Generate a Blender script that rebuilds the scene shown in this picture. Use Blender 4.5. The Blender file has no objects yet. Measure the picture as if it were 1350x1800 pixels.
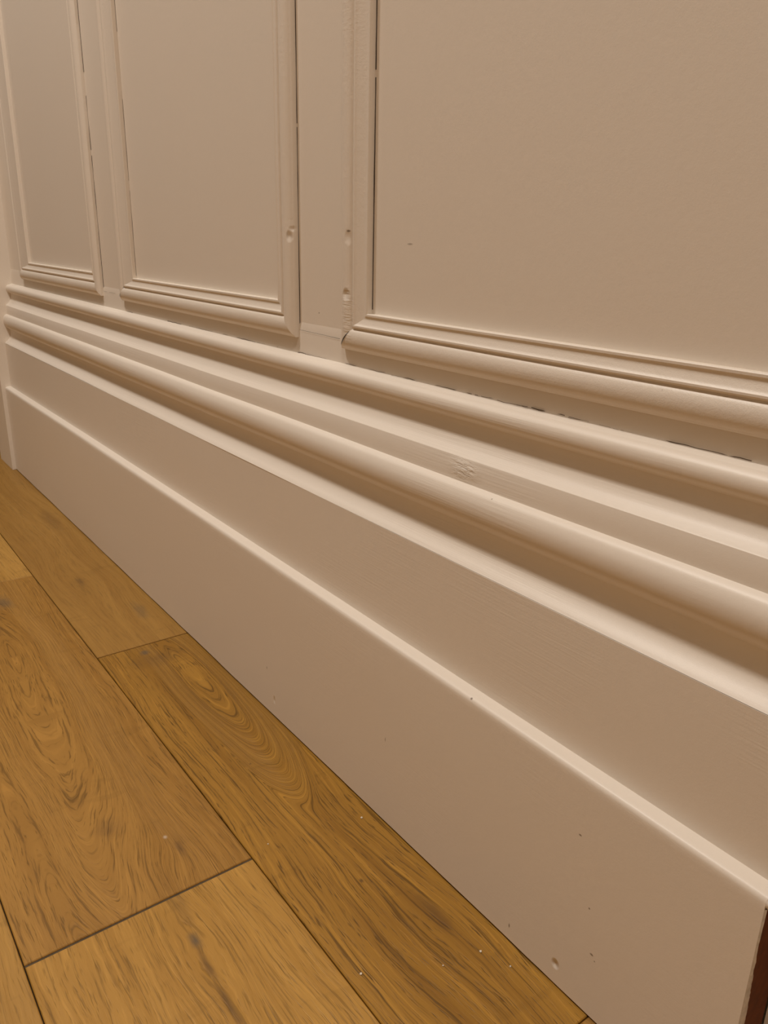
import bpy, bmesh, math, random
from mathutils import Matrix, Vector, noise

C = bpy.context.scene
random.seed(7)
S = 0.5                                   # lens height above the floor in metres; lengths below are given in lens heights

# ------------------------------------------------------------------ camera
cam_d = bpy.data.cameras.new('camera')
cam_d.sensor_fit = 'VERTICAL'
cam_d.sensor_height = 36.0
cam_d.lens = 36.0 * 1395.46 / 1800.0
cam_d.clip_start = 0.01
cam = bpy.data.objects.new('camera', cam_d)
C.collection.objects.link(cam)
Rm = Matrix(((0.5946808, -0.2750700, 0.7554411), (0.8037199, 0.1803500, -0.5670170), (0.0197256, 0.9443571, 0.3283299)))
cam.matrix_world = Matrix.Translation((0, 0, S)) @ Rm.to_4x4()
C.camera = cam

# ------------------------------------------------------------------ light and exposure
w = bpy.data.worlds.new('world')
C.world = w
w.use_nodes = True
w.node_tree.nodes['Background'].inputs[0].default_value = (1.0, 0.80, 0.58, 1)
w.node_tree.nodes['Background'].inputs[1].default_value = 0.0
C.view_settings.view_transform = 'Standard'
C.view_settings.look = 'None'
C.view_settings.gamma = 1.0
C.view_settings.use_curve_mapping = False
C.view_settings.exposure = -0.61


def downlight(x, y, z, size, power, col, name='ceiling_lamp'):
    d = bpy.data.lights.new(name, 'AREA')
    d.shape = 'DISK'
    d.size = size
    d.energy = power
    d.color = col
    o = bpy.data.objects.new(name, d)
    o.location = (x, y, z)
    C.collection.objects.link(o)
    return o


WARM = (1.0, 0.93, 0.85)
CEIL = 2.4
downlight(-1.15, -0.28, CEIL - 0.01, 0.24, 37.5, WARM)
downlight(0.35, -0.28, CEIL - 0.01, 0.30, 17.0, WARM)
downlight(-2.6, -0.28, CEIL - 0.01, 0.30, 7.0, WARM)
downlight(-2.9, 1.2, CEIL - 0.01, 0.22, 5.0, WARM)  # added lamp, brightens the otherwise dark room beyond the doorway


# ------------------------------------------------------------------ node helpers
class NT:
    def __init__(self, name):
        self.m = bpy.data.materials.new(name)
        self.m.use_nodes = True
        self.t = self.m.node_tree
        self.b = self.t.nodes['Principled BSDF']
        self.t.nodes['Material Output']
        self.pos = self.new('ShaderNodeNewGeometry').outputs['Position']
        s = self.new('ShaderNodeSeparateXYZ')
        self.link(self.pos, s.inputs[0])
        self.x, self.y, self.z = s.outputs

    def new(self, t):
        return self.t.nodes.new(t)

    def link(self, a, b):
        self.t.links.new(a, b)

    def put(self, v, sock):
        if isinstance(v, (int, float, tuple)):
            sock.default_value = v
        else:
            self.link(v, sock)

    def m_(self, op, a, b=0.0, c=0.0, clamp=False):
        n = self.new('ShaderNodeMath')
        n.operation = op
        n.use_clamp = clamp
        for i, v in enumerate((a, b, c)):
            self.put(v, n.inputs[i])
        return n.outputs[0]

    def xyz(self, a, b, c):
        n = self.new('ShaderNodeCombineXYZ')
        for i, v in enumerate((a, b, c)):
            self.put(v, n.inputs[i])
        return n.outputs[0]

    def noise(self, vec, scale=1.0, detail=2.0, rough=0.5, dist=0.0):
        n = self.new('ShaderNodeTexNoise')
        self.link(vec, n.inputs['Vector'])
        n.inputs['Scale'].default_value = scale
        n.inputs['Detail'].default_value = detail
        n.inputs['Roughness'].default_value = rough
        n.inputs['Distortion'].default_value = dist
        return n.outputs[0]

    def ramp(self, f, lo, hi, a=0.0, b=1.0):
        n = self.new('ShaderNodeMapRange')
        n.interpolation_type = 'SMOOTHSTEP'
        self.put(f, n.inputs[0])
        n.inputs[1].default_value = lo
        n.inputs[2].default_value = hi
        n.inputs[3].default_value = a
        n.inputs[4].default_value = b
        return n.outputs[0]

    def mix(self, f, a, b, mode='MIX'):
        n = self.new('ShaderNodeMix')
        n.data_type = 'RGBA'
        n.blend_type = mode
        self.put(f, n.inputs[0])
        self.put(a, n.inputs[6])
        self.put(b, n.inputs[7])
        return n.outputs[2]

    def dist(self, p, st=(1, 1, 1)):
        """stretched distance from the shading point to p (metres)"""
        dx = self.m_('MULTIPLY', self.m_('SUBTRACT', self.x, p[0]), st[0])
        dy = self.m_('MULTIPLY', self.m_('SUBTRACT', self.y, p[1]), st[1])
        dz = self.m_('MULTIPLY', self.m_('SUBTRACT', self.z, p[2]), st[2])
        v = self.new('ShaderNodeVectorMath')
        v.operation = 'LENGTH'
        self.link(self.xyz(dx, dy, dz), v.inputs[0])
        return v.outputs['Value']

    def bump(self, h, strength, distance, normal=None):
        n = self.new('ShaderNodeBump')
        n.inputs['Strength'].default_value = strength
        n.inputs['Distance'].default_value = distance
        self.link(h, n.inputs['Height'])
        if normal is not None:
            self.link(normal, n.inputs['Normal'])
        return n.outputs[0]


def c4(r, g, b):
    """sRGB 0-255 to linear"""
    f = lambda v: ((v / 255.0) / 12.92) if v / 255.0 <= 0.04045 else (((v / 255.0) + 0.055) / 1.055) ** 2.4
    return (f(r), f(g), f(b), 1.0)


PAINT = (0.80, 0.725, 0.635, 1.0)


def paint(name, streak=0.0, peel=1.0, rough=0.42, specks=(), pits=(), knots=(), wrinkles=()):
    """cream eggshell paint: orange peel, brush streaks along x, dark specks, small pits and raised knots"""
    n = NT(name)
    v = n.xyz(n.x, n.y, n.z)
    fine = n.noise(v, 1400.0, 2.0, 0.6)
    mid = n.noise(v, 260.0, 3.0, 0.55)
    h = n.m_('ADD', n.m_('MULTIPLY', fine, 0.35), n.m_('MULTIPLY', mid, 0.65))
    nm = n.bump(h, 0.35 * peel, 0.0003)
    if streak > 0:
        sv = n.xyz(n.m_('MULTIPLY', n.x, 14.0), n.m_('MULTIPLY', n.y, 620.0), n.m_('MULTIPLY', n.z, 620.0))
        st = n.noise(sv, 1.0, 3.0, 0.6)
        patch = n.ramp(n.noise(v, 9.0, 1.0), 0.42, 0.68)
        nm = n.bump(n.m_('MULTIPLY', st, patch), streak, 0.0004, nm)
    col = n.mix(n.ramp(n.noise(v, 5.0, 2.0), 0.3, 0.7, 0.0, 0.35), PAINT, (0.80, 0.71, 0.61, 1.0))
    for p, r, k in specks:
        d = n.dist([c * S for c in p], k)
        col = n.mix(n.ramp(d, r * 0.3, r, 0.75 if r < 0.0016 or k[2] == 1.3 else 0.45, 0.0), col, (0.12, 0.07, 0.035, 1))
    for p, r, k, amp in pits:
        d = n.dist([c * S for c in p], k)
        nm = n.bump(n.ramp(d, 0.0, r), 1.0, amp, nm)
    for p, r in knots:
        d = n.dist([c * S for c in p], (0.55, 1, 1))
        ring = n.noise(n.xyz(n.m_('MULTIPLY', n.x, 120.0), n.m_('MULTIPLY', n.z, 420.0), d), 1.0, 3.0, 0.6, 0.8)
        nm = n.bump(n.m_('MULTIPLY', ring, n.ramp(d, 0.0, r, 1.0, 0.0)), 1.0, 0.0022, nm)
    for p, r in wrinkles:
        d = n.dist([c * S for c in p], (1, 1, 0.32))
        wv = n.noise(n.xyz(n.m_('MULTIPLY', n.x, 60.0), n.m_('MULTIPLY', n.y, 60.0), n.m_('MULTIPLY', n.z, 620.0)), 1.0, 2.0, 0.6, 0.5)
        nm = n.bump(n.m_('MULTIPLY', wv, n.ramp(d, r * 0.3, r, 1.0, 0.0)), 1.0, 0.0008, nm)
    n.link(col, n.b.inputs['Base Color'])
    n.link(nm, n.b.inputs['Normal'])
    n.b.inputs['Roughness'].default_value = rough
    n.b.inputs['Specular IOR Level'].default_value = 0.5
    return n.m


def plain(name, col, rough=0.8, bumpy=0.0):
    n = NT(name)
    t = n.noise(n.pos, 160.0, 3.0)
    n.link(n.mix(n.ramp(t, 0.3, 0.7), tuple(c * 0.75 for c in col[:3]) + (1,), col), n.b.inputs['Base Color'])
    n.b.inputs['Roughness'].default_value = rough
    if bumpy:
        n.link(n.bump(t, bumpy, 0.001), n.b.inputs['Normal'])
    return n.m


def oak(name, light, dark, seed, contrast=1.0, knots=(), cathedral=None, streaks=(), lx=19.0):
    """oiled oak board: grain lines along x bending round knots, pores, medullary flecks"""
    n = NT(name)
    warp = n.noise(n.xyz(n.m_('MULTIPLY', n.x, 2.6), n.m_('MULTIPLY', n.y, 9.0), seed * 7.31), 1.0, 2.0, 0.5)
    g = n.m_('ADD', n.y, n.m_('MULTIPLY', n.m_('SUBTRACT', warp, 0.5), 0.055))
    if cathedral:
        cx, cy, kx, rr = cathedral
        dx = n.m_('MULTIPLY', n.m_('SUBTRACT', n.x, cx * S), kx)
        dy = n.m_('SUBTRACT', g, cy * S)
        e = n.m_('SQRT', n.m_('ADD', n.m_('MULTIPLY', dx, dx), n.m_('MULTIPLY', dy, dy)))
        f = n.ramp(e, rr * 0.6, rr * 1.5, 1.0, 0.0)
        g = n.m_('ADD', n.m_('MULTIPLY', e, f), n.m_('MULTIPLY', g, n.m_('SUBTRACT', 1.0, f)))
    for kx_, ky_, kr, amp in knots:
        d = n.dist((kx_ * S, ky_ * S, 0), (0.32, 1, 0))
        s = n.m_('DIVIDE', n.m_('SUBTRACT', n.y, ky_ * S), kr)
        push = n.m_('MULTIPLY', n.m_('MULTIPLY', s, n.ramp(d, 0.0, kr * 3.0, 1.0, 0.0)), -amp)
        g = n.m_('ADD', g, push)
    fine_w = n.m_('MULTIPLY', n.noise(n.xyz(n.m_('MULTIPLY', n.x, 22.0), n.m_('MULTIPLY', n.y, 60.0), seed), 1.0, 2.0), 0.004)
    g2 = n.m_('ADD', g, fine_w)
    bands = n.noise(n.xyz(n.m_('MULTIPLY', n.x, 1.6), n.m_('MULTIPLY', g2, 95.0), seed * 3.7), 1.0, 3.0, 0.62)
    broad = n.noise(n.xyz(n.m_('MULTIPLY', n.x, 2.2), n.m_('MULTIPLY', g, 17.0), seed * 1.9), 1.0, 2.0, 0.5)
    pores = n.noise(n.xyz(n.m_('MULTIPLY', n.x, 48.0), n.m_('MULTIPLY', g2, 820.0), seed * 5.1), 1.0, 2.5, 0.6)
    lines = n.noise(n.xyz(n.m_('MULTIPLY', n.x, lx), n.m_('MULTIPLY', g2, 430.0), seed * 2.3), 1.0, 3.0, 0.6)
    t = n.m_('ADD', n.m_('MULTIPLY', n.ramp(bands, 0.3, 0.7), 0.5), n.m_('MULTIPLY', n.ramp(broad, 0.3, 0.7), 0.5))
    col = n.mix(t, dark, light)
    dk = tuple(c * 0.42 for c in dark[:3]) + (1,)
    col = n.mix(n.ramp(lines, 0.30, 0.46, 0.32 * contrast, 0.0), col, tuple(min(1, c * 1.35) for c in light[:3]) + (1,))
    col = n.mix(n.ramp(lines, 0.54, 0.66, 0.0, 0.55 * contrast), col, dk)
    col = n.mix(n.ramp(pores, 0.57, 0.70, 0.0, 0.60 * contrast), col, dk)
    fleck = n.noise(n.xyz(n.m_('MULTIPLY', n.x, 55.0), n.m_('MULTIPLY', n.y, 16.0), seed * 9.3), 1.0, 2.0, 0.5, 0.6)
    col = n.mix(n.ramp(fleck, 0.63, 0.72, 0.0, 0.16), col, tuple(c * 0.6 for c in dark[:3]) + (1,))
    for sx, sy, kx_, r, amt, c in streaks:
        wob = n.m_('MULTIPLY', n.m_('SUBTRACT', n.noise(n.pos, 38.0, 3.0, 0.6), 0.5), r * 1.3)
        d = n.m_('ADD', n.dist((sx * S, sy * S, 0), (kx_, 1, 0)), wob)
        col = n.mix(n.ramp(d, 0.0, r, amt, 0.0), col, c)
    n.link(col, n.b.inputs['Base Color'])
    nm = n.bump(n.m_('SUBTRACT', 1.0, n.ramp(pores, 0.5, 0.72)), 0.35, 0.0004)
    nm = n.bump(lines, 0.3, 0.0005, nm)
    n.link(nm, n.b.inputs['Normal'])
    n.link(n.ramp(bands, 0.3, 0.7, 0.52, 0.40), n.b.inputs['Roughness'])
    n.b.inputs['Specular IOR Level'].default_value = 0.35
    return n.m


# ------------------------------------------------------------------ object helpers
def mesh(name, verts, faces, mats, parent=None, smooth=False, mi=None, split=None):
    me = bpy.data.meshes.new(name)
    me.from_pydata([Vector(v) * S for v in verts], [], faces)
    for m in (mats if isinstance(mats, list) else [mats]):
        me.materials.append(m)
    if mi:
        for p, i in zip(me.polygons, mi):
            p.material_index = i
    bm = bmesh.new()
    bm.from_mesh(me)
    bmesh.ops.recalc_face_normals(bm, faces=bm.faces)
    if smooth:
        for f in bm.faces:
            f.smooth = True
        lim = math.radians(split if split else 38)
        for e in bm.edges:
            if len(e.link_faces) == 2 and e.calc_face_angle(0) > lim:
                e.smooth = False
    bm.to_mesh(me)
    bm.free()
    o = bpy.data.objects.new(name, me)
    C.collection.objects.link(o)
    if parent:
        o.parent = parent
    return o


def tag(o, label=None, cat=None, group=None, kind=None):
    if label: o['label'] = label
    if cat: o['category'] = cat
    if group: o['group'] = group
    if kind: o['kind'] = kind
    return o


def empty(name, loc=(0, 0, 0)):
    o = bpy.data.objects.new(name, None)
    o.location = (0, 0, 0)
    C.collection.objects.link(o)
    return o


def boxm(name, lo, hi, mat, parent=None, bev=0.0):
    x0, y0, z0 = lo
    x1, y1, z1 = hi
    v = [(x, y, z) for x in (x0, x1) for y in (y0, y1) for z in (z0, z1)]
    f = [(0, 1, 3, 2), (4, 6, 7, 5), (0, 4, 5, 1), (2, 3, 7, 6), (0, 2, 6, 4), (1, 5, 7, 3)]
    o = mesh(name, v, f, mat, parent)
    if bev:
        b = o.modifiers.new('bevel', 'BEVEL')
        b.width = bev * S
        b.segments = 3
    return o


def catmull(pts, n=4):
    """smooth a run of profile points"""
    out = []
    for i in range(len(pts) - 1):
        p0 = pts[max(i - 1, 0)]; p1 = pts[i]; p2 = pts[i + 1]; p3 = pts[min(i + 2, len(pts) - 1)]
        for k in range(n):
            t = k / n
            out.append(tuple(0.5 * ((2 * b) + (-a + c) * t + (2 * a - 5 * b + 4 * c - d) * t * t + (-a + 3 * b - 3 * c + d) * t ** 3)
                             for a, b, c, d in zip(p0, p1, p2, p3)))
    out.append(pts[-1])
    return out


def sweep_x(name, prof, x0, x1, mat, parent, step=0.03, wob=0.0006, closed=True, split=38, seed=0, ends=True):
    """profile of (y, z) carried along x with a hand-painted waviness"""
    nx = max(2, int((x1 - x0) / step))
    n = len(prof)
    V = []
    for i in range(nx + 1):
        x = x0 + (x1 - x0) * i / nx
        for (y, z) in prof:
            a = noise.noise(Vector((x * 2.1, z * 9 + seed, y * 9))) * wob if z > 0.002 else 0.0
            b = noise.noise(Vector((x * 2.1 + 40, z * 9 + seed, y * 9))) * wob if z > 0.002 else 0.0
            V.append((x, y + a, z + b))
    F = []
    m = n if closed else n - 1
    for i in range(nx):
        for j in range(m):
            k = (j + 1) % n
            F.append((i * n + j, i * n + k, (i + 1) * n + k, (i + 1) * n + j))
    if closed and ends:
        F.append(tuple(range(n)))
        F.append(tuple(nx * n + j for j in range(n)))
    return mesh(name, V, F, mat, parent, smooth=True, split=split)


def crack(name, pts, normal, side, wmin, wmax, gaps, mat, parent, seed=1, lift=0.0006, n=90, jit=0.0012, skip=0.0, ragged=False):
    """thin broken ragged sliver following pts, lying on the surface whose normal is given"""
    rnd = random.Random(seed)
    P = [Vector(p) for p in pts]
    L = [0.0]
    for a, b in zip(P, P[1:]):
        L.append(L[-1] + (b - a).length)
    def at(s):
        for i in range(len(P) - 1):
            if s <= L[i + 1] or i == len(P) - 2:
                t = (s - L[i]) / max(1e-9, L[i + 1] - L[i])
                return P[i].lerp(P[i + 1], t)
    N = Vector(normal).normalized(); U = Vector(side).normalized()
    V = []; F = []
    for i in range(n + 1):
        s = L[-1] * i / n
        c = at(s) + N * lift
        q = noise.noise(Vector((s * 14, seed * 3.3, 0)))
        j = noise.noise(Vector((s * 60, seed * 5.3, 2))) * jit
        wd = wmin + (wmax - wmin) * max(0.0, 0.5 + q)
        if ragged and noise.noise(Vector((s * 19, seed * 1.7, 5))) < -0.12:
            wd = 0.0
        open_ = not any(a <= s / L[-1] <= b for a, b in gaps)
        V += [tuple(c + U * (j - wd / 2)), tuple(c + U * (j + wd / 2))]
        if i < n and open_ and rnd.random() >= skip:
            F.append((2 * i, 2 * i + 1, 2 * i + 3, 2 * i + 2))
    return mesh(name, V, F, mat, parent)


# ------------------------------------------------------------------ materials
WALLY = 0.795
X0, XR = -3.642, 2.6
wall_paint = paint('wall_paint', peel=1.0, specks=[((-1.007, WALLY, 0.989), 0.0016, (0.35, 1, 1.6)), ((-1.27, WALLY, 0.8646), 0.0010, (1, 1, 1))])
face_paint = paint('skirting_face_paint', streak=0.22, specks=[
    ((-0.729, 0.715, 0.361), 0.0014, (1, 1, 1)), ((-0.9316, 0.712, 0.1742), 0.0012, (2.0, 1, 0.4)),
    ((-0.6154, 0.712, 0.0299), 0.0013, (1.4, 1, 0.5)), ((-0.5106, 0.712, 0.272), 0.0010, (0.6, 1, 1)),
    ((-0.4826, 0.712, 0.1736), 0.0009, (1, 1, 0.8)), ((-0.4698, 0.712, 0.106), 0.0012, (0.6, 1, 1)),
    ((-0.4642, 0.712, 0.0993), 0.0008, (1, 1, 1)), ((-1.36, 0.712, 0.11), 0.0012, (1.5, 1, 0.5))],
    pits=[((-0.5254, 0.712, 0.0383), 0.0040, (1, 1, 0.8), 0.0018), ((-1.33, 0.712, 0.045), 0.0035, (1.2, 1, 0.6), 0.0008)])
board_paint = paint('skirting_board_paint', streak=0.35)
mould_paint = paint('skirting_moulding_paint', streak=0.55, specks=[((-0.7474, 0.747, 0.659), 0.0009, (1, 1, 1))],
                    knots=[((-0.818, 0.757, 0.682), 0.012)])
trim_paint = paint('panel_moulding_paint', peel=2.6, streak=0.35, wrinkles=[((-1.150, 0.777, 0.872), 0.010)],
                   specks=[((-0.5235, 0.777, 0.845), 0.0014, (1.6, 1, 0.8)), ((-1.1496, 0.777, 1.0066), 0.0016, (0.6, 0.5, 1.3))],
                   pits=[((-1.334, 0.780, 1.009), 0.0055, (0.7, 0.7, 1.5), 0.0015), ((-1.346, 0.778, 0.996), 0.0050, (1, 1, 0.8), 0.0016),
                         ((-1.150, 0.776, 0.997), 0.0055, (1, 1, 0.7), 0.0009), ((-1.155, 0.776, 0.905), 0.0060, (1, 1, 1), 0.0018)])
casing_paint = paint('casing_paint', peel=1.0)
gap_dark = plain('gap_void_shade', (0.030, 0.018, 0.010, 1), 0.95)  # unlit depth of open joints, put in as a dark colour
crack_dk = plain('deep_crack_shade', (0.060, 0.036, 0.020, 1), 0.95)  # dark void of the frame cracks, painted as thin strips
crack_m = plain('crack_shade', (0.12, 0.075, 0.042, 1), 0.95)  # paler strip colour for the shade inside the skirting crack
groove_fill = plain('old_joint_filler', (0.10, 0.068, 0.036, 1), 0.9)
raw_wood = plain('bare_dark_wood', (0.150, 0.036, 0.003, 1), 0.85, 0.3)
chipped = plain('chipped_paint', (0.72, 0.64, 0.54, 1), 0.7, 0.9)
ceiling_m = paint('ceiling_paint')

LIGHT_A, DARK_A = (0.44, 0.245, 0.085, 1), (0.31, 0.155, 0.045, 1)
GREY = (0.11, 0.085, 0.055, 1)
DKBR = (0.10, 0.05, 0.018, 1)
oak_far = oak('oak_board_far', (0.392, 0.215, 0.050, 1), (0.294, 0.150, 0.030, 1), 1.0, 0.45, knots=[(-2.25, 0.585, 0.02, 0.012)],
              streaks=[(-2.29, 0.583, 0.3, 0.008, 0.55, DKBR), (-2.0, 0.66, 0.25, 0.012, 0.4, GREY), (-2.9, 0.66, 0.2, 0.02, 0.35, DKBR)])
oak_brown = oak('oak_board_brown', (0.412, 0.215, 0.034, 1), (0.245, 0.115, 0.013, 1), 2.0, 1.4, lx=9.0,
                cathedral=(-1.62, 0.64, 0.13, 0.026), knots=[(-0.72, 0.655, 0.012, 0.006)],
                streaks=[(-1.72, 0.60, 2.2, 0.05, 0.35, DKBR), (-1.765, 0.585, 0.9, 0.008, 0.7, GREY), (-0.72, 0.655, 0.30, 0.009, 0.5, DKBR),
                         (-1.217, 0.593, 1, 0.002, 0.9, DKBR), (-0.84, 0.60, 0.6, 0.0022, 0.9, DKBR)])
oak_swirl = oak('oak_board_swirl', (0.431, 0.230, 0.051, 1), (0.294, 0.143, 0.023, 1), 3.0, 1.1, lx=16.0,
                cathedral=(-1.98, 0.300, 0.080, 0.046), knots=[(-2.25, 0.37, 0.02, 0.02), (-1.08, 0.36, 0.02, 0.018)],
                streaks=[(-2.27, 0.362, 0.5, 0.018, 0.6, GREY), (-2.1, 0.305, 0.4, 0.012, 0.6, DKBR), (-1.075, 0.388, 0.25, 0.005, 0.55, DKBR),
                         (-1.12, 0.377, 0.8, 0.0028, 0.8, (0.6, 0.5, 0.4, 1)), (-1.20, 0.30, 0.8, 0.018, 0.35, DKBR)])
oak_pale = oak('oak_board_pale', (0.529, 0.295, 0.068, 1), (0.392, 0.203, 0.035, 1), 4.0, 0.9, knots=[(-0.885, 0.331, 0.012, 0.010)],
               streaks=[(-0.888, 0.331, 0.55, 0.0065, 0.85, GREY), (-0.835, 0.327, 0.12, 0.0035, 0.6, DKBR), (-0.76, 0.324, 0.10, 0.0035, 0.6, DKBR),
                        (-0.955, 0.338, 0.2, 0.008, 0.3, DKBR)])
oak_gen = [oak('oak_board_plain', (0.490, 0.275, 0.066, 1), (0.363, 0.190, 0.036, 1), 5.0, 0.7),
           oak('oak_board_gold', (0.421, 0.228, 0.056, 1), (0.314, 0.158, 0.031, 1), 6.0, 0.7),
           oak('oak_board_straight', (0.412, 0.216, 0.050, 1), (0.304, 0.148, 0.027, 1), 8.0, 0.9)]
MF = [oak_far, oak_brown, oak_swirl, oak_pale] + oak_gen + [groove_fill, gap_dark]

# ------------------------------------------------------------------ floor of oak boards (one surface)
XL = -12.0
rows = []
W = 0.365
y = 0.113 - 10 * W
r = 0
while y < 5.0:
    y0, y1 = y, y + W
    if abs(y0 - 0.478) < 0.01:
        rows.append((y0, y1, [XL, -5.2, -1.806, -0.464, XR], [4, 0, 1, 6]))
    elif abs(y0 - 0.113) < 0.01:
        rows.append((y0, y1, [XL, -5.0, -2.417, -0.988, 0.9, XR], [5, 4, 2, 3, 5]))
    elif abs(y0 + 0.252) < 0.01:
        rows.append((y0, y1, [XL, -3.9, -1.7, 0.2, XR], [5, 6, 4, 5]))
    else:
        cuts = [XL] + sorted(XL + 1.4 + k * 3.1 + (r * 1.37) % 2.2 for k in range(3)) + [XR]
        rows.append((y0, y1, cuts, [4 + (r + k) % 3 for k in range(4)]))
    y += W
    r += 1
V = []; F = []; MI = []


def quad(p, m):
    k = len(V)
    V.extend(p)
    F.append((k, k + 1, k + 2, k + 3))
    MI.append(m)


g, bv, dz = 0.0010, 0.0013, 0.0013
for (y0, y1, cuts, ms) in rows:
    for i in range(len(cuts) - 1):
        xa, xb = cuts[i], cuts[i + 1]
        ga = 0.0022 if abs(xa + 0.988) < 0.01 else (0.0019 if abs(xa + 1.806) < 0.01 else g)
        gb = 0.0022 if abs(xb + 0.988) < 0.01 else (0.0019 if abs(xb + 1.806) < 0.01 else g)
        o = [(xa + ga, y0 + g), (xb - gb, y0 + g), (xb - gb, y1 - g), (xa + ga, y1 - g)]
        n_ = [(xa + ga + bv, y0 + g + bv), (xb - gb - bv, y0 + g + bv), (xb - gb - bv, y1 - g - bv), (xa + ga + bv, y1 - g - bv)]
        m = ms[i]
        quad([(a, b, 0) for a, b in n_], m)
        for k in range(4):
            l = (k + 1) % 4
            quad([(*o[k], -dz), (*o[l], -dz), (*n_[l], 0), (*n_[k], 0)], m)
            quad([(*o[k], -0.02), (*o[l], -0.02), (*o[l], -dz), (*o[k], -dz)], m)
        if abs(xb + 0.988) < 0.01:
            quad([(xb - gb, y0 + g, -0.0022), (xb + gb, y0 + g, -0.0022), (xb + gb, y1 - g, -0.0022), (xb - gb, y1 - g, -0.0022)], 7)
Y0 = rows[0][0]; Y1 = rows[-1][1]
quad([(XL, Y0, -0.012), (XR, Y0, -0.012), (XR, Y1, -0.012), (XL, Y1, -0.012)], 8)
me = bpy.data.meshes.new('floor')
me.from_pydata([Vector(v) * S for v in V], [], F)
for m in MF:
    me.materials.append(m)
for p, i in zip(me.polygons, MI):
    p.material_index = i
floor = bpy.data.objects.new('floor', me)
C.collection.objects.link(floor)
tag(floor, 'wide oak floorboards with dark seams laid along the panelled wall', 'floor', kind='structure')

# ------------------------------------------------------------------ room shell
T = CEIL / S
wb = boxm('wall_back', (X0 - 0.03, WALLY, 0.0), (XR, WALLY + 0.25, T), wall_paint)
tag(wb, 'cream painted panelled wall above the moulded skirting', 'wall', kind='structure')
tag(boxm('wall_front', (XL, Y0 - 0.2, 0), (XR, Y0, T), plain('front_wall_low_bounce', (0.52, 0.45, 0.36, 1), 0.8)), kind='structure', label='unseen wall across the passage, darkened to cut its bounce light', cat='wall')  # colour set darker so less bounce light reaches the panelled wall
tag(boxm('wall_right', (XR, Y0 - 0.2, 0), (XR + 0.2, WALLY + 0.25, T), wall_paint), kind='structure', label='plain cream end wall to the right, out of view', cat='wall')
tag(boxm('wall_left', (XL - 0.2, Y0 - 0.2, 0), (XL, Y1, T), wall_paint), kind='structure', label='plain cream far end wall, out of view', cat='wall')
tag(boxm('wall_side', (X0 - 0.03, WALLY + 0.25, 0), (X0 + 0.2, Y1, T), wall_paint), kind='structure', label='plain cream wall round the corner, out of view', cat='wall')
tag(boxm('wall_far', (XL, Y1, 0), (X0 + 0.2, Y1 + 0.2, T), wall_paint), kind='structure', label='plain cream wall beyond the doorway, out of view', cat='wall')
tag(boxm('ceiling', (XL - 0.2, Y0 - 0.2, T), (XR + 0.2, Y1 + 0.2, T + 0.1), ceiling_m), kind='structure', label='plain ceiling above the passage, out of view', cat='ceiling')

# door casing that the skirting butts into at the far left
cas = boxm('door_casing', (X0 - 0.22, 0.6975, 0.0), (X0, WALLY + 0.02, 4.2), casing_paint, bev=0.0016)
cas.name = 'trim_1'
tag(cas, 'pinkish cream upright door casing edge at the far left end of the skirting', 'door casing', kind='structure')

# ------------------------------------------------------------------ skirting
base = empty('baseboard_back')
tag(base, 'tall cream painted skirting with stepped plinth and moulded top running along the wall', 'skirting board', kind='structure')
XP = -0.275                                # where the plinth board stops
XS = X0 - 0.002
plinth_prof = [(0.737, 0.0), (0.712, 0.0)] + [(0.712, z) for z in (0.05, 0.12, 0.2, 0.28, 0.343)] + \
    catmull([(0.7121, 0.3500), (0.7130, 0.3550), (0.7160, 0.3588), (0.7225, 0.3605), (0.735, 0.3620)], 4) + [(0.774, 0.3620), (0.774, 0.0)]
plinth_prof = plinth_prof[1:]
nP = len(plinth_prof)
V = []; F = []; MI = []
def rise(x):
    k = [(-3.7, 0.004), (-2.6, 0.0078), (-2.1, 0.0078), (-1.1, 0.0050), (-0.6, 0.0018), (-0.28, 0.0)]
    for (a, b), (c, d) in zip(k, k[1:]):
        if x <= c:
            t = max(0, (x - a) / (c - a))
            return b + (d - b) * t
    return 0.0


xs = [XS + (XP - XS) * i / 110 for i in range(111)]
jag = {}
for i, x in enumerate(xs):
    for j, (yy, zz) in enumerate(plinth_prof):
        a = noise.noise(Vector((x * 1.7, zz * 8, 3))) * 0.0008
        V.append((x, yy + (a if yy < 0.75 else 0), zz + (rise(x) if zz > 0.3 else 0) + (a if 0.1 < zz else (noise.noise(Vector((x * 5, 0, 0))) * 0.0016 + noise.noise(Vector((x * 23, 0, 4))) * 0.0006 + 0.0046))))
for i in range(110):
    for j in range(nP):
        k = (j + 1) % nP
        F.append((i * nP + j, i * nP + k, (i + 1) * nP + k, (i + 1) * nP + j)); MI.append(0)
F.append(tuple(range(nP))); MI.append(0)
F.append(tuple(110 * nP + j for j in range(nP))); MI.append(0)
pl = mesh('plinth_board', V, F, [face_paint], base, smooth=True, mi=MI, split=40)

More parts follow.
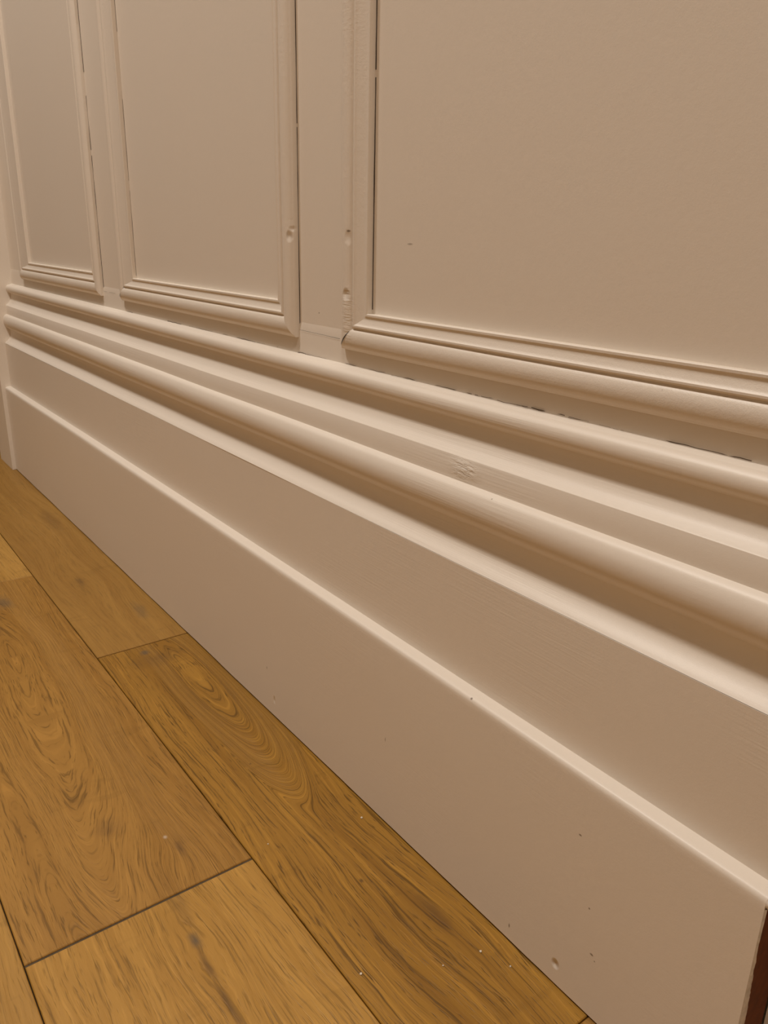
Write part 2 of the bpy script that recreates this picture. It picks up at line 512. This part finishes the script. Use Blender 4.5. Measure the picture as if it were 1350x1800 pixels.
# bare cut end of the plinth with a ragged rim of paint
end_y = [(0.7150, 0.004), (0.7150, 0.347), (0.717, 0.355), (0.722, 0.358), (0.7735, 0.3590), (0.7735, 0.004)]
V = [(XP + 0.0002, a, b) for a, b in end_y] + [(XP + 0.0006, a, b) for a, b in end_y]
F = [tuple(range(6)), tuple(range(6, 12))] + [(k, (k + 1) % 6, 6 + (k + 1) % 6, 6 + k) for k in range(6)]
ce = mesh('cut_end', V, F, raw_wood, pl)
tag(ce, 'bare dark brown cut end of the plinth')
rnd = random.Random(5)
V = []; F = []
nz = 90
for i in range(nz + 1):
    z = 0.002 + 0.343 * i / nz
    up = z / 0.345
    wv = 0.0115 * (0.30 + 1.0 * max(0, math.sin(math.pi * min(1, max(0, (0.82 - up) / 0.82))))) + 0.0016 * noise.noise(Vector((z * 75, 1, 0))) + rnd.uniform(-0.0006, 0.0006)
    if up > 0.86:
        wv = 0.002 + 0.02 * (up - 0.86)
    wv = max(0.0008, wv)
    nn = 0.0008 * noise.noise(Vector((z * 90, 3, 3)))
    V += [(XP - 0.001, 0.7122, z), (XP + 0.0006 + nn, 0.7134 + nn, z), (XP + 0.0018 + nn, 0.712 + max(0.0016, wv * 0.7), z), (XP + 0.0008, 0.712 + max(0.002, wv), z)]
for i in range(nz):
    for j in range(3):
        F.append((i * 4 + j, i * 4 + j + 1, i * 4 + j + 5, i * 4 + j + 4))
rag = mesh('ragged_paint_edge', V, F, chipped, pl, smooth=True, split=60)
tag(rag, 'chipped ragged paint along the cut end')
# painted return at the top of the cut end
V = []; F = []
rp = [(0.7122, 0.350), (0.7130, 0.3550), (0.7160, 0.3588), (0.7225, 0.3605), (0.735, 0.3620), (0.7735, 0.3615), (0.7735, 0.357), (0.735, 0.3555), (0.724, 0.353), (0.719, 0.349), (0.7165, 0.344)]
V = [(XP - 0.001, a, b) for a, b in rp] + [(XP + 0.0035, a + 0.0006, b - 0.0008) for a, b in rp]
n_ = len(rp)
F = [tuple(range(n_)), tuple(range(n_, 2 * n_))] + [(k, (k + 1) % n_, n_ + (k + 1) % n_, n_ + k) for k in range(n_)]
mesh('end_lip', V, F, face_paint, pl, smooth=True, split=50)

# upper flat board and moulded head
up_prof = [(0.792, 0.360), (0.735, 0.360), (0.735, 0.40), (0.735, 0.45), (0.735, 0.50), (0.735, 0.5462)]
sweep_x('skirting_board', up_prof + [(0.792, 0.5462)], XS, XR - 0.001, board_paint, base, seed=3, wob=0.0008)
backer = boxm('backing_strip', (XP + 0.002, 0.776, 0.0015), (XR - 0.002, 0.794, 0.359), board_paint, base)
tag(backer, 'painted strip set back beyond the end of the plinth')
cove1 = catmull([(0.7352, 0.5470), (0.740, 0.5515), (0.748, 0.5575), (0.7555, 0.566), (0.7600, 0.578), (0.7612, 0.590), (0.7600, 0.6010)], 4)
torus = catmull([(0.7575, 0.6035), (0.7500, 0.6085), (0.7430, 0.6180), (0.7395, 0.6310), (0.7400, 0.6440), (0.7445, 0.6550), (0.7500, 0.6605), (0.7570, 0.6635)], 5)
cove2 = catmull([(0.7575, 0.6995), (0.7640, 0.7040), (0.7720, 0.7110), (0.7785, 0.7220), (0.7815, 0.7350), (0.7815, 0.7450)], 4)
bead = catmull([(0.7790, 0.7480), (0.7725, 0.7500), (0.7675, 0.7565), (0.7660, 0.7650), (0.7680, 0.7730), (0.7735, 0.7785), (0.7795, 0.7805)], 5)
top = [(0.7803, 0.7795), (0.7860, 0.7830), (0.7955, 0.7840)]
prof = [(0.7955, 0.547)] + cove1 + torus + [(0.7572, 0.6680), (0.7572, 0.6990)] + cove2 + bead + top
hd = sweep_x('moulded_head', prof, XS, XR - 0.001, mould_paint, base, seed=9, wob=0.0010, split=32)
# low rail between the skirting head and the panel frames, a touch proud of the wall
sweep_x('low_rail', [(0.7960, 0.7830), (0.7922, 0.7830), (0.7922, 0.8265), (0.7950, 0.8420), (0.7960, 0.8420)], XS, XR - 0.001, wall_paint, wb, seed=21, wob=0.0006)
# old crack where the skirting head meets the wall
crack('hairline_crack', [(-2.45, 0.7912, 0.7850), (-1.9, 0.7912, 0.7848), (-1.1, 0.7912, 0.7850), (-0.62, 0.7912, 0.7850), (0.3, 0.7912, 0.7850)],
      (0, -1, 0.35), (0, 0.1, 1), 0.0001, 0.0014, [(0.0, 0.06), (0.09, 0.16), (0.2, 0.215), (0.36, 0.372), (0.66, 0.70), (0.74, 0.76)], crack_m, base, seed=4, n=420, lift=0.0010, jit=0.0016, skip=0.03, ragged=True)
crack('hairline_crack', [(-1.25, 0.7885, 0.7848), (-0.55, 0.7885, 0.7846)], (0, -1, 0.8), (0, 0.7, 0.7), 0.0001, 0.0008, [(0, 0.3), (0.4, 0.55), (0.8, 0.84)], crack_m, base, seed=8, n=240, lift=0.0010, jit=0.0018, skip=0.05, ragged=True)
# thin joint lines in the stile between the second and third panel
crack('joint_line', [(-1.334, 0.7914, 0.8284), (-1.195, 0.7914, 0.8262)], (0, -1, 0), (0, 0, 1), 0.0004, 0.0010, [], gap_dark, wb, seed=2, n=40, lift=0.0004, jit=0.0004)
crack('joint_line', [(-2.475, 0.7914, 0.828), (-2.37, 0.7914, 0.828)], (0, -1, 0), (0, 0, 1), 0.0002, 0.0007, [(0.3, 0.5)], gap_dark, wb, seed=3, n=40, lift=0.0004, jit=0.0004)


# ------------------------------------------------------------------ panel mouldings
# profile: (distance outward from the inner edge, y)
MP = [(0.0, 0.7955), (0.0, 0.7835), (0.0013, 0.7820)] + catmull([(0.0048, 0.7820), (0.0072, 0.7834), (0.0120, 0.7836), (0.0180, 0.7816), (0.0225, 0.7795), (0.0255, 0.7768)], 4) + \
     catmull([(0.0285, 0.7768), (0.0305, 0.7785), (0.0325, 0.7815)], 3) + \
     catmull([(0.0340, 0.7815), (0.0360, 0.7785), (0.0400, 0.7758), (0.0470, 0.7738), (0.0550, 0.7735), (0.0635, 0.7750), (0.0700, 0.7782), (0.0745, 0.7822)], 5) + \
     [(0.0768, 0.7832), (0.0775, 0.7842), (0.0775, 0.7955)]
MP = [(u * 0.84, 0.7955 - (0.7955 - yy) * 0.86) for u, yy in MP]
ZT = 2.55


def widen(u, extra):
    if extra == 0:
        return u
    t = min(1.0, max(0.0, (u - 0.0035) / 0.022))
    t = t * t * (3 - 2 * t)
    return u + extra * t


def frame(label, xl, xr, zb, extra_left, wob_seed, cracks):
    """xl, xr, zb: inner edge of the frame"""
    root = empty('trim')
    idx = len([o for o in C.objects if o.name.startswith('trim_')]) + 1
    root.name = 'trim_%d' % idx
    tag(root, label, 'panel moulding', 'moulding frames on the panelled wall', 'structure')
    nP = len(MP)

    def side(name, p0, p1, d, ext0, ext1, e0, e1, ew):
        """length from inner corner p0 to p1; d outward direction; ext: mitre growth at each end along the run"""
        run = Vector((p1[0] - p0[0], 0, p1[1] - p0[1]))
        L = run.length
        run.normalize()
        out = Vector((d[0], 0, d[1]))
        nseg = max(6, int(L / 0.03))
        V = []; F = []
        for i in range(nseg + 1):
            t = i / nseg
            for (u, yy) in MP:
                ua = widen(u, ew)
                a = -widen(u, e0)
                b = L + widen(u, e1)
                s = a + (b - a) * t
                pos = Vector((p0[0], 0, p0[1])) + run * s + out * ua
                wv = noise.noise(Vector((pos.x * 3 + wob_seed, u * 30, pos.z * 3))) * 0.0007 * (1 if 0 < i < nseg else 0.3)
                V.append((pos.x, yy + (wv if yy < 0.79 else 0), pos.z))
        for i in range(nseg):
            for j in range(nP - 1):
                F.append((i * nP + j, i * nP + j + 1, (i + 1) * nP + j + 1, (i + 1) * nP + j))
            F.append((i * nP + nP - 1, i * nP, (i + 1) * nP, (i + 1) * nP + nP - 1))
        F.append(tuple(range(nP)))
        F.append(tuple(nseg * nP + j for j in range(nP)))
        return mesh(name, V, F, trim_paint, root, smooth=True, split=34)

    el = extra_left
    side('bottom_moulding', (xl, zb), (xr, zb), (0, -1), 0, 0, el, 0, 0)
    side('side_moulding', (xl, ZT), (xl, zb), (-1, 0), 0, 0, 0, 0, el)
    side('side_moulding', (xr, zb), (xr, ZT), (1, 0), 0, 0, 0, 0, 0)
    side('top_moulding', (xr, ZT), (xl, ZT), (0, 1), 0, 0, 0, el, 0)
    for pts, wmin, wmax, gaps, sd in cracks:
        crack('hairline_crack', pts, (0.6, -1, 0), (1, 0.3, 0), wmin, wmax, gaps, crack_dk, root, seed=sd, n=120, lift=0.0006, jit=0.0003)
    return root


U = 0.0775 * 0.84
p1 = frame('farthest painted panel moulding frame, narrow in view at the far left beside the casing', -3.300, -2.480 - U, 0.879, 0.07, 1,
           [([(-2.479, WALLY, 0.83), (-2.479, WALLY, 1.7)], 0.0004, 0.0022, [(0.42, 0.44), (0.6, 0.66)], 11)])
p2 = frame('middle painted panel moulding frame with its right side dented, between the other two', -2.197, -1.339 - U, 0.879, 0.042, 2,
           [([(-1.3385, WALLY, 0.812), (-1.3385, WALLY, 1.5)], 0.0008, 0.0022, [(0.53, 0.54)], 12),
            ([(-2.1965, WALLY, 0.885), (-2.1965, WALLY, 1.6)], 0.0003, 0.0014, [(0.3, 0.33), (0.6, 0.8)], 13)])
p3 = frame('nearest and largest painted panel moulding frame, reaching out of view at the right', -1.1035, -0.16, 0.877, 0.012, 3,
           [([(-1.1025, WALLY, 0.884), (-1.1025, WALLY, 1.5)], 0.0012, 0.0026, [(0.55, 0.57), (0.72, 0.74)], 14)])

# dark open joints at two mitres
def sliver(name, a, b, w1, parent, seed):
    a = Vector(a); b = Vector(b)
    V = []; F = []
    n = 14
    s = Vector((0.7, 0, -0.7))
    for i in range(n + 1):
        t = i / n
        c = a.lerp(b, t)
        ww = w1 * math.sin(math.pi * min(1, t * 0.9 + 0.08)) * (0.7 + 0.5 * noise.noise(Vector((t * 9, seed, 0))))
        V += [tuple(c - s * ww), tuple(c + s * ww)]
    for i in range(n):
        F.append((2 * i, 2 * i + 1, 2 * i + 3, 2 * i + 2))
    return mesh(name, V, F, gap_dark, parent)


def on_mitre(xin, zin, u, extra=0.0):
    # height of the moulding at distance u
    for (a, b) in zip(MP, MP[1:]):
        if a[0] <= u <= b[0] and b[0] > a[0]:
            yv = a[1] + (b[1] - a[1]) * (u - a[0]) / (b[0] - a[0])
            return (xin - widen(u, extra), yv - 0.0007, zin - u)


def mitre_gap(name, xin, zin, u0, u1, wd, parent, extra=0.0, seed=1):
    n = 24
    V = []; F = []
    for i in range(n + 1):
        t = i / n
        p = Vector(on_mitre(xin, zin, u0 + (u1 - u0) * t, extra))
        ww = wd * (0.25 + math.sin(math.pi * t) * (0.8 + 0.5 * noise.noise(Vector((t * 8, seed, 0)))))
        V += [tuple(p + Vector((0.7, 0, -0.7)) * -ww), tuple(p + Vector((0.7, 0, -0.7)) * ww)]
    for i in range(n):
        F.append((2 * i, 2 * i + 1, 2 * i + 3, 2 * i + 2))
    return mesh(name, V, F, gap_dark, parent)


mitre_gap('open_mitre_joint', -1.1035, 0.877, 0.032, 0.058, 0.0010, p3, 0.012, seed=3)
mitre_gap('open_mitre_joint', -2.197, 0.879, 0.025, 0.031, 0.0012, p2, 0.042, seed=5)
mitre_gap('open_mitre_joint', -2.197, 0.879, 0.044, 0.056, 0.0010, p2, 0.042, seed=6)

# ------------------------------------------------------------------ crumbs on the floor
crumb_m = plain('white_crumb', (0.85, 0.78, 0.66, 1), 0.6)


def crumb(x, y, r, label, seed):
    bm = bmesh.new()
    bmesh.ops.create_icosphere(bm, subdivisions=2, radius=r)
    for v in bm.verts:
        v.co *= 1 + 0.35 * noise.noise(v.co * (1.4 / r) + Vector((seed, 0, 0)))
        v.co.z *= 0.7
    zmin = min(v.co.z for v in bm.verts)
    for v in bm.verts:
        v.co.z -= zmin
    me = bpy.data.meshes.new('crumb')
    bm.to_mesh(me); bm.free()
    me.materials.append(crumb_m)
    o = bpy.data.objects.new('crumb', me)
    o.location = (x * S, y * S, 0.0)
    C.collection.objects.link(o)
    tag(o, label, 'crumb', 'white crumbs on the brown floorboard')
    return o


crumb(-0.697, 0.499, 0.0009, 'tiny white crumb by the dark seam beside the pale board', 1)
crumb(-0.625, 0.665, 0.0009, 'tiny white crumb, upper of the two close to the plinth', 2)
crumb(-0.581, 0.683, 0.0007, 'tiny white crumb nearest the plinth at the bottom of the photo', 3)
crumb(-0.639, 0.604, 0.0006, 'tiny white crumb in the middle of the brown board', 4)
crumb(-0.961, 0.685, 0.0010, 'pale crumb lying apart, farthest along the brown board near the plinth', 5)
crumb(-1.001, 0.515, 0.0006, 'tiny pale crumb just beyond the end of the pale board', 6)
